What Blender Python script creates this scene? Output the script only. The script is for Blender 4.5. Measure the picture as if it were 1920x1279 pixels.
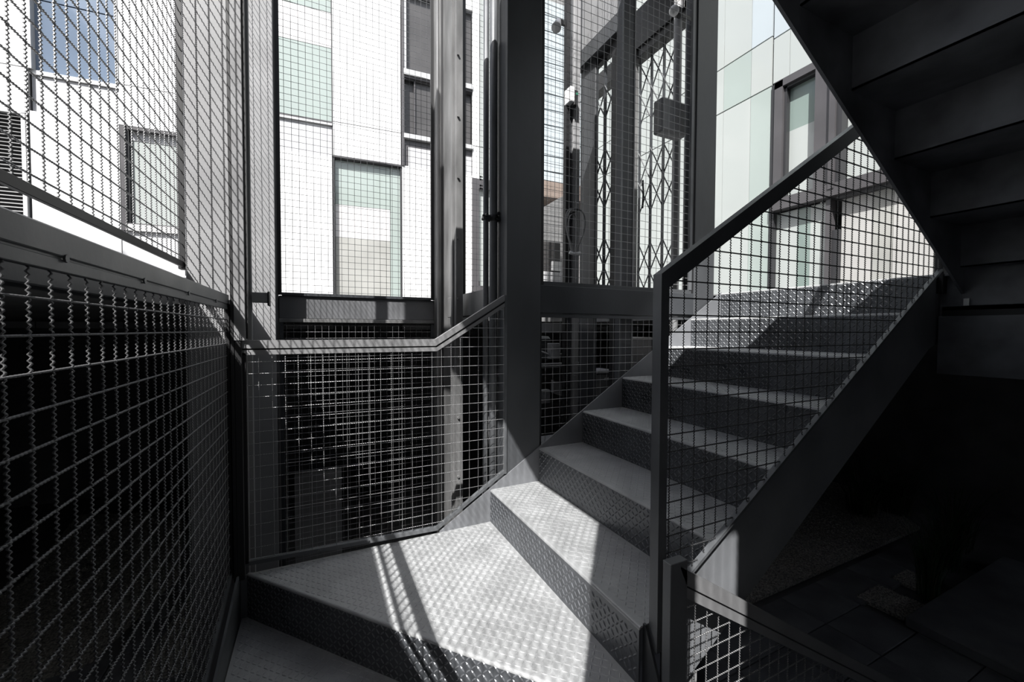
import bpy, bmesh, math, random
import numpy as np
from mathutils import Vector, Matrix
random.seed(7)
for o in list(bpy.data.objects): bpy.data.objects.remove(o, do_unlink=True)
SC = bpy.context.scene
COL = SC.collection
PI = math.pi

# ---------------------------------------------------------------- camera
# world: +X climbs along the lower flight, +Y looks into the courtyard, z = 0 is the eye height
FPX, YAW, PIT, ROLL = 764.0, math.radians(25.55), math.radians(1.53), -0.0033
def cam_ray(u, v):
    cr, sr = math.cos(ROLL), math.sin(ROLL); u, v = cr*u+sr*v, -sr*u+cr*v
    cp, sp = math.cos(PIT), math.sin(PIT); d = cp+v*sp; z = v*cp-sp
    c, s = math.cos(YAW), math.sin(YAW)
    return Vector((u*c+d*s, -u*s+d*c, z))
f0 = cam_ray(0, 0); rx = (cam_ray(1, 0)-f0).normalized(); up = (cam_ray(0, 1)-f0).normalized()
cam = bpy.data.cameras.new('camera'); cam.sensor_width = 36.0; cam.lens = 36.0*FPX/1920; cam.clip_start = 0.02; cam.clip_end = 200
co = bpy.data.objects.new('camera', cam); COL.objects.link(co)
co.matrix_world = Matrix((rx, up, -f0.normalized())).transposed().to_4x4()
SC.camera = co

# ---------------------------------------------------------------- light
SUN_D = Vector((0.87, 1.0, -1.50)).normalized()      # direction the sunlight travels
sl = bpy.data.lights.new('sun', 'SUN'); sl.energy = 11.0; sl.angle = math.radians(0.45); sl.color = (1.0, 0.985, 0.96)
so = bpy.data.objects.new('sun', sl); COL.objects.link(so)
so.rotation_euler = SUN_D.to_track_quat('-Z', 'Y').to_euler(); so.location = (-4, -5, 9)
W = bpy.data.worlds.new('sky'); SC.world = W; W.use_nodes = True
wn = W.node_tree; bg = wn.nodes['Background']
st = wn.nodes.new('ShaderNodeTexSky'); st.sky_type = 'NISHITA'; st.sun_disc = False
st.sun_elevation = math.asin(-SUN_D.z); st.sun_rotation = math.atan2(-SUN_D.x, -SUN_D.y)
st.air_density = 1.0; st.dust_density = 2.0
hs = wn.nodes.new('ShaderNodeHueSaturation'); hs.inputs['Saturation'].default_value = 0.45
wn.links.new(st.outputs[0], hs.inputs['Color']); wn.links.new(hs.outputs[0], bg.inputs['Color'])
bg.inputs['Strength'].default_value = 0.27
SC.view_settings.view_transform = 'Standard'; SC.view_settings.look = 'None'
SC.view_settings.exposure = 0.0; SC.view_settings.gamma = 1.0; SC.view_settings.use_curve_mapping = False

# ---------------------------------------------------------------- materials
def mat(name, col, rough=0.5, metal=0.0, spec=0.5, var=0.0, vscale=3.0, bump=0.0, bscale=40.0, stretch=None, emit=None, coat=0.0, rvar=0.0, col2=None):
    m = bpy.data.materials.new(name); m.use_nodes = True
    nt = m.node_tree; b = nt.nodes['Principled BSDF']
    b.inputs['Base Color'].default_value = (*col, 1); b.inputs['Roughness'].default_value = rough
    b.inputs['Metallic'].default_value = metal; b.inputs['Specular IOR Level'].default_value = spec
    b.inputs['Coat Weight'].default_value = coat
    if var or bump or rvar or col2:
        tc = nt.nodes.new('ShaderNodeTexCoord'); mp = nt.nodes.new('ShaderNodeMapping')
        nt.links.new(tc.outputs['Object'], mp.inputs['Vector'])
        if stretch: mp.inputs['Scale'].default_value = stretch
        n = nt.nodes.new('ShaderNodeTexNoise'); n.inputs['Scale'].default_value = vscale; n.inputs['Detail'].default_value = 6
        nt.links.new(mp.outputs[0], n.inputs['Vector'])
        if var or col2:
            r = nt.nodes.new('ShaderNodeValToRGB')
            a = col2 if col2 else tuple(c*(1-var) for c in col); e = col if col2 else tuple(min(1, c*(1+var)) for c in col)
            r.color_ramp.elements[0].position = 0.35; r.color_ramp.elements[1].position = 0.68
            r.color_ramp.elements[0].color = (*a, 1); r.color_ramp.elements[1].color = (*e, 1)
            nt.links.new(n.outputs['Fac'], r.inputs['Fac']); nt.links.new(r.outputs[0], b.inputs['Base Color'])
        if rvar:
            mr = nt.nodes.new('ShaderNodeMapRange'); mr.inputs['From Min'].default_value = 0.3; mr.inputs['From Max'].default_value = 0.7
            mr.inputs['To Min'].default_value = rough-rvar; mr.inputs['To Max'].default_value = rough+rvar
            nt.links.new(n.outputs['Fac'], mr.inputs['Value']); nt.links.new(mr.outputs[0], b.inputs['Roughness'])
        if bump:
            n2 = nt.nodes.new('ShaderNodeTexNoise'); n2.inputs['Scale'].default_value = bscale; n2.inputs['Detail'].default_value = 4
            nt.links.new(mp.outputs[0], n2.inputs['Vector'])
            bp = nt.nodes.new('ShaderNodeBump'); bp.inputs['Strength'].default_value = bump; bp.inputs['Distance'].default_value = 0.01
            nt.links.new(n2.outputs['Fac'], bp.inputs['Height']); nt.links.new(bp.outputs[0], b.inputs['Normal'])
    if emit:
        b.inputs['Emission Color'].default_value = (*emit[0], 1); b.inputs['Emission Strength'].default_value = emit[1]
    return m
def glassmat(name, tint, refl=0.25, rough=0.02):
    m = bpy.data.materials.new(name); m.use_nodes = True; nt = m.node_tree
    for n in list(nt.nodes): nt.nodes.remove(n)
    o = nt.nodes.new('ShaderNodeOutputMaterial'); t = nt.nodes.new('ShaderNodeBsdfTransparent'); t.inputs[0].default_value = (*tint, 1)
    g = nt.nodes.new('ShaderNodeBsdfGlossy'); g.inputs['Roughness'].default_value = rough; g.inputs[0].default_value = (1, 1, 1, 1)
    fr = nt.nodes.new('ShaderNodeFresnel'); fr.inputs[0].default_value = 1.5
    ad = nt.nodes.new('ShaderNodeMath'); ad.operation = 'ADD'; ad.inputs[1].default_value = refl; ad.use_clamp = True
    mx = nt.nodes.new('ShaderNodeMixShader')
    nt.links.new(fr.outputs[0], ad.inputs[0]); nt.links.new(ad.outputs[0], mx.inputs[0])
    nt.links.new(t.outputs[0], mx.inputs[1]); nt.links.new(g.outputs[0], mx.inputs[2]); nt.links.new(mx.outputs[0], o.inputs[0])
    return m
M = {}
M['steel']   = mat('painted_steel', (0.043, 0.046, 0.051), 0.46, 0.0, 0.5, var=0.22, vscale=2.5, bump=0.05, bscale=60, rvar=0.08)
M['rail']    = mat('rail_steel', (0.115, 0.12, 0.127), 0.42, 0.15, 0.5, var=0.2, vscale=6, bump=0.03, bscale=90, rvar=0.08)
M['raillit']   = mat('sunlit_rail_steel', (0.21, 0.21, 0.215), 0.42, 0.1, 0.5, var=0.15, vscale=6, bump=0.03, bscale=90)  # lighter copy of the rail steel, sunlight put into the colour
M['stringer'] = mat('stringer_steel', (0.16, 0.165, 0.175), 0.5, 0.0, 0.5, var=0.25, vscale=3, bump=0.04, bscale=50)
M['beamp']   = mat('beam_steel', (0.11, 0.112, 0.118), 0.5, 0.0, 0.5, var=0.2, vscale=4, bump=0.04, bscale=50)
M['column']  = mat('column_steel', (0.060, 0.063, 0.068), 0.5, 0.0, 0.5, var=0.3, vscale=2.0, bump=0.06, bscale=30, rvar=0.1, stretch=(1, 1, 0.5))
M['pale']    = mat('pale_painted_steel', (0.24, 0.24, 0.245), 0.5, 0.0, 0.5, var=0.12, vscale=3.0, bump=0.04, bscale=30)
M['guide']   = mat('worn_grey_steel', (0.14, 0.14, 0.14), 0.45, 0.1, 0.5, var=0.35, vscale=7.0, bump=0.05, bscale=40, stretch=(1, 1, 0.35))
M['wire']    = mat('galvanised_wire', (0.34, 0.34, 0.345), 0.42, 0.70, 0.5)
M['wireshade'] = mat('deep_shade_wire', (0.06, 0.061, 0.064), 0.42, 0.3, 0.5)  # darkest copy of the mesh wire, shade put into its colour
M['wire2']   = mat('shaded_wire', (0.20, 0.20, 0.205), 0.42, 0.70, 0.5)  # dimmer wire for the left guard, its shade held in the colour
M['lug']     = mat('worn_lug_highlight', (0.13, 0.135, 0.145), 0.32, 0.15, 0.5)  # lighter than the riser plate: wear plus highlights put into the colour
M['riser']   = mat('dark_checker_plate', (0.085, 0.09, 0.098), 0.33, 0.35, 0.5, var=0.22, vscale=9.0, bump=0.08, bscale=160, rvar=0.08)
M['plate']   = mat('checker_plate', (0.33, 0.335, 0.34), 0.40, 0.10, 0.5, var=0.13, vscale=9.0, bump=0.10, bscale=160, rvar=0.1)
M['under']   = mat('soffit_steel', (0.13, 0.135, 0.148), 0.5, 0.0, 0.5, var=0.45, vscale=5.0, bump=0.05, bscale=40)
M['black']   = mat('black_steel', (0.012, 0.012, 0.013), 0.5)
M['rubber']  = mat('black_rubber', (0.015, 0.015, 0.016), 0.55)
M['wpanel']  = mat('white_cladding', (0.60, 0.60, 0.60), 0.45, var=0.02, vscale=0.8)
M['ppanel']  = mat('pale_cladding', (0.40, 0.40, 0.41), 0.4, var=0.04, vscale=0.8)
M['lpanel']  = mat('soft_white_pane_and_reflection', (0.50, 0.49, 0.49), 0.6)
M['green']   = mat('green_enamelled_glass', (0.275, 0.315, 0.298), 0.08, var=0.05, vscale=0.5)
M['green2']  = mat('pale_green_enamelled_glass', (0.325, 0.345, 0.335), 0.08, var=0.04, vscale=0.5)
M['green3']  = mat('mint_enamelled_glass', (0.17, 0.215, 0.198), 0.08, var=0.05, vscale=0.5)
M['blueg']   = mat('blue_grey_glass', (0.13, 0.165, 0.22), 0.06, var=0.12, vscale=0.8)
M['iceg']    = mat('ice_blue_glass', (0.33, 0.365, 0.385), 0.08, var=0.04, vscale=0.7)
M['greyg']   = mat('warm_grey_blind_and_reflection', (0.27, 0.27, 0.255), 0.5, var=0.12, vscale=1.6)
M['greyl']   = mat('light_beige_blind', (0.33, 0.325, 0.315), 0.5, var=0.08, vscale=1.6)
M['darkg']   = mat('dark_shutter', (0.05, 0.048, 0.048), 0.35, var=0.2, vscale=2.0)
M['frame']   = mat('window_frame', (0.055, 0.052, 0.055), 0.4, 0.0, var=0.12, vscale=3)
M['fdark']   = mat('dark_gasket', (0.02, 0.02, 0.022), 0.5)
M['alu']     = mat('pale_aluminium', (0.45, 0.45, 0.45), 0.35, 0.3)
M['brown']   = mat('brown_soffit', (0.16, 0.125, 0.105), 0.6, var=0.1)
M['conc']    = mat('dark_concrete', (0.20, 0.20, 0.20), 0.8, var=0.25, vscale=1.5, bump=0.2, bscale=30)
M['concl']   = mat('grey_concrete', (0.13, 0.13, 0.132), 0.8, var=0.2, vscale=1.5, bump=0.2, bscale=30)
M['paver']   = mat('slate_paver', (0.26, 0.265, 0.28), 0.6, var=0.25, vscale=2.5, bump=0.2, bscale=25)
M['gravel']  = mat('grey_gravel', (0.50, 0.48, 0.44), 0.85, var=0.6, vscale=60, bump=1.0, bscale=70)
M['leaf']    = mat('dark_grass_blade', (0.035, 0.085, 0.035), 0.5, var=0.3, vscale=8)
M['stem']    = mat('straw_stem', (0.12, 0.11, 0.06), 0.6)
M['glass']   = glassmat('clear_glass', (0.86, 0.92, 0.90), 0.10)
M['cable']   = mat('grey_cable', (0.22, 0.22, 0.22), 0.45)
M['white']   = mat('white_plastic', (0.75, 0.75, 0.75), 0.35)
M['led']     = mat('green_lamp', (0.05, 0.3, 0.18), 0.4)

# ---------------------------------------------------------------- helpers
def link(name, me, m=None, parent=None, **kw):
    o = bpy.data.objects.new(name, me); COL.objects.link(o)
    if m is not None and me is not None: me.materials.append(M[m])
    if parent is not None: o.parent = parent
    for k, v in kw.items(): o[k] = v
    return o
def thing(name, label, cat, loc=(0, 0, 0), group=None):
    # an Empty whose children are modelled in world coordinates (it stays at the origin of its parts via loc=0)
    o = bpy.data.objects.new(name, None); COL.objects.link(o); o.empty_display_size = 0.05
    o['label'] = label; o['category'] = cat
    if group: o['group'] = group
    return o
def structure(name, label, cat='wall'):
    o = bpy.data.objects.new(name, None); COL.objects.link(o); o.empty_display_size = 0.05
    o['label'] = label; o['category'] = cat; o['kind'] = 'structure'
    return o
def tag(o, label, cat, group=None, kind=None):
    o['label'] = label; o['category'] = cat
    if group: o['group'] = group
    if kind: o['kind'] = kind
    return o
class MB:
    def __init__(s): s.v = []; s.f = []
    def add(s, vs, fs):
        n = len(s.v); s.v += [tuple(v) for v in vs]; s.f += [tuple(i+n for i in f) for f in fs]; return s
    def box(s, x0, x1, y0, y1, z0, z1, c=0.0):
        if c <= 0:
            v = [(x, y, z) for z in (z0, z1) for y in (y0, y1) for x in (x0, x1)]
            return s.add(v, [(0, 2, 3, 1), (4, 5, 7, 6), (0, 1, 5, 4), (1, 3, 7, 5), (3, 2, 6, 7), (2, 0, 4, 6)])
        # box with all edges chamfered by c
        v = []; idx = {}
        for sx in (0, 1):
            for sy in (0, 1):
                for sz in (0, 1):
                    X = (x0, x1)[sx]; Y = (y0, y1)[sy]; Z = (z0, z1)[sz]
                    dx, dy, dz = (c, -c)[sx], (c, -c)[sy], (c, -c)[sz]
                    for a, p in (('x', (X, Y+dy, Z+dz)), ('y', (X+dx, Y, Z+dz)), ('z', (X+dx, Y+dy, Z))):
                        idx[(sx, sy, sz, a)] = len(v); v.append(p)
        I = lambda *k: idx[k]
        fs = []
        for sx in (0, 1):
            q = [I(sx, 0, 0, 'x'), I(sx, 1, 0, 'x'), I(sx, 1, 1, 'x'), I(sx, 0, 1, 'x')]; fs.append(q if sx else q[::-1])
        for sy in (0, 1):
            q = [I(0, sy, 0, 'y'), I(1, sy, 0, 'y'), I(1, sy, 1, 'y'), I(0, sy, 1, 'y')]; fs.append(q[::-1] if sy else q)
        for sz in (0, 1):
            q = [I(0, 0, sz, 'z'), I(1, 0, sz, 'z'), I(1, 1, sz, 'z'), I(0, 1, sz, 'z')]; fs.append(q if sz else q[::-1])
        for a in (0, 1):
            for b in (0, 1):
                fs.append([I(a, b, 0, 'x'), I(a, b, 1, 'x'), I(a, b, 1, 'y'), I(a, b, 0, 'y')])
                fs.append([I(a, 0, b, 'x'), I(a, 1, b, 'x'), I(a, 1, b, 'z'), I(a, 0, b, 'z')])
                fs.append([I(0, a, b, 'y'), I(1, a, b, 'y'), I(1, a, b, 'z'), I(0, a, b, 'z')])
        for k in [(a, b, d) for a in (0, 1) for b in (0, 1) for d in (0, 1)]:
            fs.append([I(*k, 'x'), I(*k, 'y'), I(*k, 'z')])
        return s.add(v, fs)
    def prism(s, pts, off):
        # planar polygon pts (3D) extruded by vector off
        n = len(pts); off = Vector(off)
        a = [Vector(p) for p in pts]; v = a+[p+off for p in a]
        fs = [tuple(range(n))[::-1], tuple(range(n, 2*n))]+[(i, (i+1) % n, n+(i+1) % n, n+i) for i in range(n)]
        return s.add(v, fs)
    def tube(s, pts, r, k=8, cap=True, radii=None):
        P = [Vector(p) for p in pts]; n = len(P); vs = []; fs = []; prev = None
        for i, p in enumerate(P):
            t = (P[min(i+1, n-1)]-P[max(i-1, 0)]).normalized()
            a = prev if prev is not None else (Vector((0, 0, 1)) if abs(t.z) < .9 else Vector((1, 0, 0)))
            x = (a-t*a.dot(t)).normalized(); y = t.cross(x); prev = x
            rr = radii[i] if radii else r
            vs += [p+(x*math.cos(2*PI*j/k)+y*math.sin(2*PI*j/k))*rr for j in range(k)]
        for i in range(n-1):
            for j in range(k): fs.append((i*k+j, i*k+(j+1) % k, (i+1)*k+(j+1) % k, (i+1)*k+j))
        if cap: fs += [tuple(range(k))[::-1], tuple((n-1)*k+j for j in range(k))]
        return s.add(vs, fs)
    def build(s, name, m, parent=None, smooth=False, fix=True, **kw):
        me = bpy.data.meshes.new(name); me.from_pydata(s.v, [], s.f)
        if fix: bm = bmesh.new(); bm.from_mesh(me); bmesh.ops.recalc_face_normals(bm, faces=bm.faces); bm.to_mesh(me); bm.free()
        if smooth: me.shade_smooth()
        return link(name, me, m, parent, **kw)
def box(name, m, p, x0, x1, y0, y1, z0, z1, c=0.0, **kw):
    return MB().box(x0, x1, y0, y1, z0, z1, c).build(name, m, p, **kw)

# bar of rectangular section along a polyline lying in a vertical plane (axis 'y': plane Y=const, axis 'x': plane X=const)
def flatbar(mb, pts, w0, w1, axis):
    """pts: closed outline [(u, z)...] in plane; extruded from w0 to w1 across it"""
    if axis == 'y': P = [(u, w0, z) for u, z in pts]; off = (0, w1-w0, 0)
    else: P = [(w0, u, z) for u, z in pts]; off = (w1-w0, 0, 0)
    return mb.prism(P, off)

# ---------------------------------------------------------------- crimped wire mesh
def wire_panel(parent, axis, w, u0, u1, zlo, zhi, pu, pz, r=0.0018, amp=0.0017, waves=6, ring=4, k=3, name='wire_mesh', m='wire', cell=0.05):
    """woven crimped wire grid in plane (axis 'y': Y=w, u is X; axis 'x': X=w, u is Y). zlo/zhi functions of u.
    pu, pz: phases (a wire passes through u=pu / z=pz). waves per cell; waves=0 gives straight wires."""
    V = []; F = []; off = 0
    def run(P0, P1, ph):
        nonlocal off
        P0 = np.array(P0, float); P1 = np.array(P1, float); L = np.linalg.norm(P1-P0)
        if L < 0.004: return
        n = max(2, int(round(L/cell*(waves*ring if waves else 1)))+1)
        t = np.linspace(0, L, n); d = (P1-P0)/L
        N = np.array((0, 1, 0) if axis == 'y' else (1, 0, 0), float); S = np.cross(d, N)
        c = P0+np.outer(t, d)
        if waves:
            c = c+np.outer(amp*np.sin(2*PI*waves*t/cell+ph), N)
        a = np.arange(k)*2*PI/k
        rr = (np.outer(np.cos(a), N)+np.outer(np.sin(a), S))*r
        vs = (c[:, None, :]+rr[None, :, :]).reshape(-1, 3)
        i = np.arange(n-1)[:, None]; j = np.arange(k)[None, :]; jn = (j+1) % k
        q = np.stack([i*k+j, i*k+jn, (i+1)*k+jn, (i+1)*k+j], -1).reshape(-1, 4)+off
        V.append(vs); F.append(q); off += len(vs)
    pt = (lambda u, z: (u, w, z)) if axis == 'y' else (lambda u, z: (w, u, z))
    i = math.ceil((u0-pu)/cell); j = 0
    while pu+i*cell < u1:
        u = pu+i*cell; a, b = zlo(u), zhi(u)
        if b > a: run(pt(u, a), pt(u, b), j*PI)
        i += 1; j += 1
    us = np.linspace(u0, u1, 240); lo = np.array([zlo(u) for u in us]); hi = np.array([zhi(u) for u in us])
    zmin, zmax = lo.min(), hi.max(); i = math.ceil((zmin-pz)/cell)
    while pz+i*cell < zmax:
        z = pz+i*cell; ok = (lo < z) & (hi > z)
        if ok.any():
            seg = us[ok]; run(pt(seg[0], z), pt(seg[-1], z), i*PI+PI/2)
        i += 1
    if not V: return None
    V = np.concatenate(V); F = np.concatenate(F).astype(np.int32)
    me = bpy.data.meshes.new(name); me.vertices.add(len(V)); me.vertices.foreach_set('co', V.ravel())
    me.loops.add(F.size); me.loops.foreach_set('vertex_index', F.ravel()); me.polygons.add(len(F))
    me.polygons.foreach_set('loop_start', np.arange(0, F.size, 4, dtype=np.int32)); me.polygons.foreach_set('loop_total', np.full(len(F), 4, np.int32))
    me.update(); me.shade_smooth()
    return link(name, me, m, parent, kind='stuff')
C = lambda v: (lambda u: v)

# ---------------------------------------------------------------- checker plate lugs
def inside(poly, x, y):
    c = False; n = len(poly); j = n-1
    for i in range(n):
        xi, yi = poly[i]; xj, yj = poly[j]
        if (yi > y) != (yj > y) and x < (xj-xi)*(y-yi)/(yj-yi)+xi: c = not c
        j = i
    return c
def edge_dist(poly, x, y):
    d = 1e9; n = len(poly)
    for i in range(n):
        ax, ay = poly[i]; bx, by = poly[(i+1) % n]; L = (bx-ax)**2+(by-ay)**2
        t = max(0, min(1, ((x-ax)*(bx-ax)+(y-ay)*(by-ay))/max(L, 1e-12)))
        d = min(d, math.hypot(x-ax-t*(bx-ax), y-ay-t*(by-ay)))
    return d
def lugs(parent, poly, O, U, V, m='plate', pitch=0.0205, L=0.0235, wd=0.0066, h=0.0018, rot=0.0, margin=0.006):
    """raised lens-shaped lugs on the plane O + a*U + b*V, inside the 2D polygon (a, b)"""
    O, U, V = Vector(O), Vector(U).normalized(), Vector(V).normalized(); N = U.cross(V)
    mb = MB(); xs = [p[0] for p in poly]; ys = [p[1] for p in poly]
    R = math.hypot(max(xs)-min(xs), max(ys)-min(ys)); cx, cy = (max(xs)+min(xs))/2, (max(ys)+min(ys))/2
    n = int(R/pitch/2)+2; cr, sr = math.cos(rot), math.sin(rot)
    for i in range(-n, n+1):
        for j in range(-n, n+1):
            a = cx+(i*cr-j*sr)*pitch; b = cy+(i*sr+j*cr)*pitch
            if not inside(poly, a, b) or edge_dist(poly, a, b) < margin: continue
            th = rot+(PI/4 if (i+j) % 2 else -PI/4)
            d = U*math.cos(th)+V*math.sin(th); e = -U*math.sin(th)+V*math.cos(th); c = O+U*a+V*b
            vs = [c-d*L/2, c-d*L*.2-e*wd/2, c+d*L*.2-e*wd/2, c+d*L/2, c+d*L*.2+e*wd/2, c-d*L*.2+e*wd/2,
                  c-d*L*.22+N*h, c+d*L*.22+N*h]
            mb.add(vs, [(0, 1, 6), (1, 2, 7, 6), (2, 3, 7), (3, 4, 7), (4, 5, 6, 7), (5, 0, 6)])
    if mb.v: return mb.build('raised_lugs', m, parent, fix=False, kind='stuff')

# ================================================================ SETTING
ZF = -2.75; YF = 2.037; XL = -0.334
RISE, GO, X1, Z1 = 0.19, 0.3022, 0.842, -0.867
nose = lambda x: Z1+(x-X1)*RISE/GO

fl = structure('floor', 'dark paved courtyard floor below the stairs', 'floor')
box('floor_slab', 'conc', fl, -8, 12, -5, 13, ZF-0.25, ZF-0.045)
# slate pavers, each its own piece, laid in the part of the yard that can be seen from the stairs
pv = {}
def paver(x0, x1, y0, y1, dz=0):
    k = (round(x1-x0, 3), round(y1-y0, 3))
    if k not in pv:
        me = MB().box(-k[0]/2, k[0]/2, -k[1]/2, k[1]/2, -0.045, 0, 0.004).build('paver', 'paver', fl); pv[k] = me.data; o = me
    else:
        o = bpy.data.objects.new('paver', pv[k]); COL.objects.link(o); o.parent = fl
    o.location = ((x0+x1)/2, (y0+y1)/2, ZF+dz)
for i in range(9):
    for j in range(4):
        x = 1.2+i*0.62; y = 0.86+j*0.42+0.0
        if 1.75 < y+0.2 < 2.3 and 4.9 < x+0.3 < 6.2: continue
        paver(x, x+0.61, y, y+0.41, random.uniform(-.003, .003))
for i in range(6):
    for j in range(9):
        x = -2.75+i*0.40; y = 3.2+j*0.42
        if x+0.2 < -1.4-(y-4.4)*0.22 and y > 4.3: continue
        paver(x, x+0.39, y, y+0.41, random.uniform(-.003, .003))
def gravel(name, poly, z, label, n):
    t = thing(name, label, 'gravel'); t['kind'] = 'stuff'
    MB().prism([(x, y, z-0.04) for x, y in poly], (0, 0, 0.04)).build('gravel_base', 'gravel', t)
    mb = MB(); xs = [p[0] for p in poly]; ys = [p[1] for p in poly]; c = 0
    while c < n:
        x, y = random.uniform(min(xs), max(xs)), random.uniform(min(ys), max(ys)); c += 1
        if not inside(poly, x, y): continue
        r = random.uniform(.008, .018); a = random.random()*PI
        v = [(x+r*math.cos(a), y+r*math.sin(a), z), (x-r*.6*math.sin(a), y+r*.6*math.cos(a), z), (x-r*math.cos(a), y-r*math.sin(a), z), (x+r*.6*math.sin(a), y-r*.6*math.cos(a), z), (x, y, z+r*.7)]
        mb.add(v, [(0, 1, 4), (1, 2, 4), (2, 3, 4), (3, 0, 4)])
    mb.build('loose_stones', 'gravel', t, kind='stuff')
    return t
gravel('gravel_bed', [(3.3, 2.62), (7.6, 2.62), (8.4, 3.5), (8.5, 4.4), (3.3, 4.4)], ZF+0.01, 'broad grey gravel bed beyond the lower flight, under the landing', 5000)
gravel('gravel_bed', [(5.05, 1.83), (5.47, 1.83), (5.45, 2.20), (5.02, 2.20)], ZF+0.01, 'small lighter gravel square beside the clump of grass, nearer one', 500)
gravel('gravel_bed', [(5.75, 1.95), (6.10, 1.95), (6.10, 2.20), (5.75, 2.20)], ZF+0.01, 'small gravel square behind the clump of grass, farther one', 400)
gravel('gravel_bed', [(-3.3, 4.35), (-1.75, 4.4), (-1.39, 5.6), (-1.85, 7.6), (-3.2, 8.1), (-2.9, 6.2)], ZF+0.01, 'gravel bed seen through the left fence in the undercroft', 5000)
gravel('gravel_bed', [(-1.30, 4.0), (-0.85, 4.0), (-0.85, 6.4), (-1.15, 6.4)], ZF+0.01, 'narrow gravel strip beside the left fence post', 900)
# raised stone edge near the plants
k = thing('stone_kerb', 'low dark stone platform edge at the far lower right', 'kerb')
box('kerb_stone', 'paver', k, 4.92, 7.3, 0.3, 1.78, ZF, ZF+0.10, 0.01)

# ground-level slabs round the stair well (their undersides close the undercroft)
def slab(name, label, x0, x1, y0, y1, z0, z1, m='conc'):
    o = box(name, m, None, x0, x1, y0, y1, z0, z1); tag(o, label, 'slab', kind='structure'); return o
slab('ceiling', 'dark slab over the undercroft left of the fence', -8, -0.50, -2.4, 9.2, 0.10, 0.214)
slab('ceiling', 'dark slab over the undercroft beyond the lift shafts', -0.5, 12, 3.66, 9.2, 0.09, 0.262)
slab('ceiling', 'dark slab behind the camera side of the stair well', -0.5, 12, -2.4, -0.40, 0.09, 0.24)  # gap left behind this slab, added to pass fill light below
slab('ceiling', 'dark slab in front of the building behind the camera', -8, 12, -5.2, -4.2, 0.09, 0.24)
slab('ceiling', 'slab under the building on the right', 5.3, 12, -0.40, 3.66, 0.09, 0.262)
slab('ceiling', 'slab between the lift shaft and the glazed facade', 2.62, 5.3, 2.3, 3.66, 0.09, 0.262)
for nm, lb, a in (('wall_left', 'dark basement wall at the far left', (-8.2, -8, -5, 13)), ('wall_back', 'dark basement wall at the back', (-8, 12, 9.0, 9.2)),
                  ('wall_right', 'dark basement wall at the far right', (9.6, 9.8, -5, 13)), ('wall_front', 'dark basement wall behind the camera', (-8, 12, -5.2, -5))):
    tag(box(nm, 'conc', None, *a, ZF-0.05, 0.1), lb, 'wall', kind='structure')
# solid wall beside the near flight, out of view, sized to block sun
tag(box('wall_near', 'conc', None, 0.165, 5.3, -0.60, -0.37, 0.09, 2.2), 'unseen dark wall along the near flight, sized to block the sun', 'wall', kind='structure')

w_ = structure('wall_left', 'plain grey building added outside the frame on the left to cut sky light', 'facade')
box('facade', 'concl', w_, -7.6, -7.2, -8, 3, 0.2, 9.0)  # added out of frame to cut low sky light on the risers
w_ = structure('wall_front', 'plain grey building added unseen behind the camera to cut sky light', 'facade')
box('facade', 'concl', w_, -7.2, 9, -7.0, -6.6, 0.2, 7.2)  # unseen block added to cut sky light from behind

# ---------------------------------------------------------------- back facade (rotated four degrees)
a4 = math.radians(4); FD = Vector((math.cos(a4), -math.sin(a4), 0)); FN = Vector((math.sin(a4), math.cos(a4), 0)); FO = FN*8.0
def fpt(u, z, d=0.0): return FO+FD*u+FN*d+Vector((0, 0, z))
def fbox(name, m, p, u0, u1, z0, z1, d0, d1, **kw):
    v = [fpt(u, z, d) for d in (d0, d1) for z in (z0, z1) for u in (u0, u1)]
    return MB().add(v, [(0, 1, 3, 2), (4, 6, 7, 5), (0, 4, 5, 1), (1, 5, 7, 3), (3, 7, 6, 2), (2, 6, 4, 0)]).build(name, m, p, **kw)
wb = structure('wall_back', 'white panelled facade with scattered windows across the courtyard', 'facade')
fbox('backing_wall', 'conc', wb, -10.4, 7.0, -0.1, 8.5, 0.42, 0.6)
G = 0.006
def fpanel(u0, u1, z0, z1, m='wpanel', d=0.0, th=0.05): fbox('cladding_panel', m, wb, u0+G, u1-G, z0+G, z1-G, d, d+th)
ZS = 3.70
# column A
fpanel(-5.6, -4.24, 3.06, ZS); fpanel(-5.6, -4.24, ZS, 6.9); fpanel(-5.6, -4.24, 0.0, 1.0)
for u in (-6.8, -8.0, -9.2, -10.4): fpanel(u, u+1.2, 0.0, ZS); fpanel(u, u+1.2, ZS, 6.9)
# column B
fpanel(-4.24, -3.24, 0.0, 3.11)
fpanel(-4.24, -3.24, 3.11, 3.64, 'ppanel', 0.06); fbox('transom', 'alu', wb, -4.24, -3.24, 3.64, 3.70, 0.03, 0.12)
# column C
fpanel(-3.24, -2.2, 3.09, ZS); fpanel(-3.24, -2.2, ZS, 6.9); fpanel(-3.24, -2.2, 0.0, 1.50, 'ppanel')
fpanel(-2.2, -1.5, 0.0, ZS); fpanel(-2.2, -1.5, ZS, 6.9)
# column E
fpanel(-1.5, -0.29, 0.0, 3.07); fpanel(-1.5, -0.29, 3.07, 3.62, 'ppanel', 0.03)
fbox('transom', 'frame', wb, -1.5, -0.29, 3.655, 3.70, 0.02, 0.10); fbox('transom', 'alu', wb, -1.5, -0.29, 3.62, 3.655, -0.01, 0.10)
fpanel(-1.5, -0.29, ZS, 4.98, 'green', 0.03); fpanel(-1.5, -0.29, 4.98, 5.60, 'lpanel', 0.03); fpanel(-1.5, -0.29, 5.60, 7.2, 'green', 0.03)
# column F
fpanel(-0.28, 0.90, 3.10, ZS); fpanel(-0.28, 0.90, ZS, 6.9)
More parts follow.
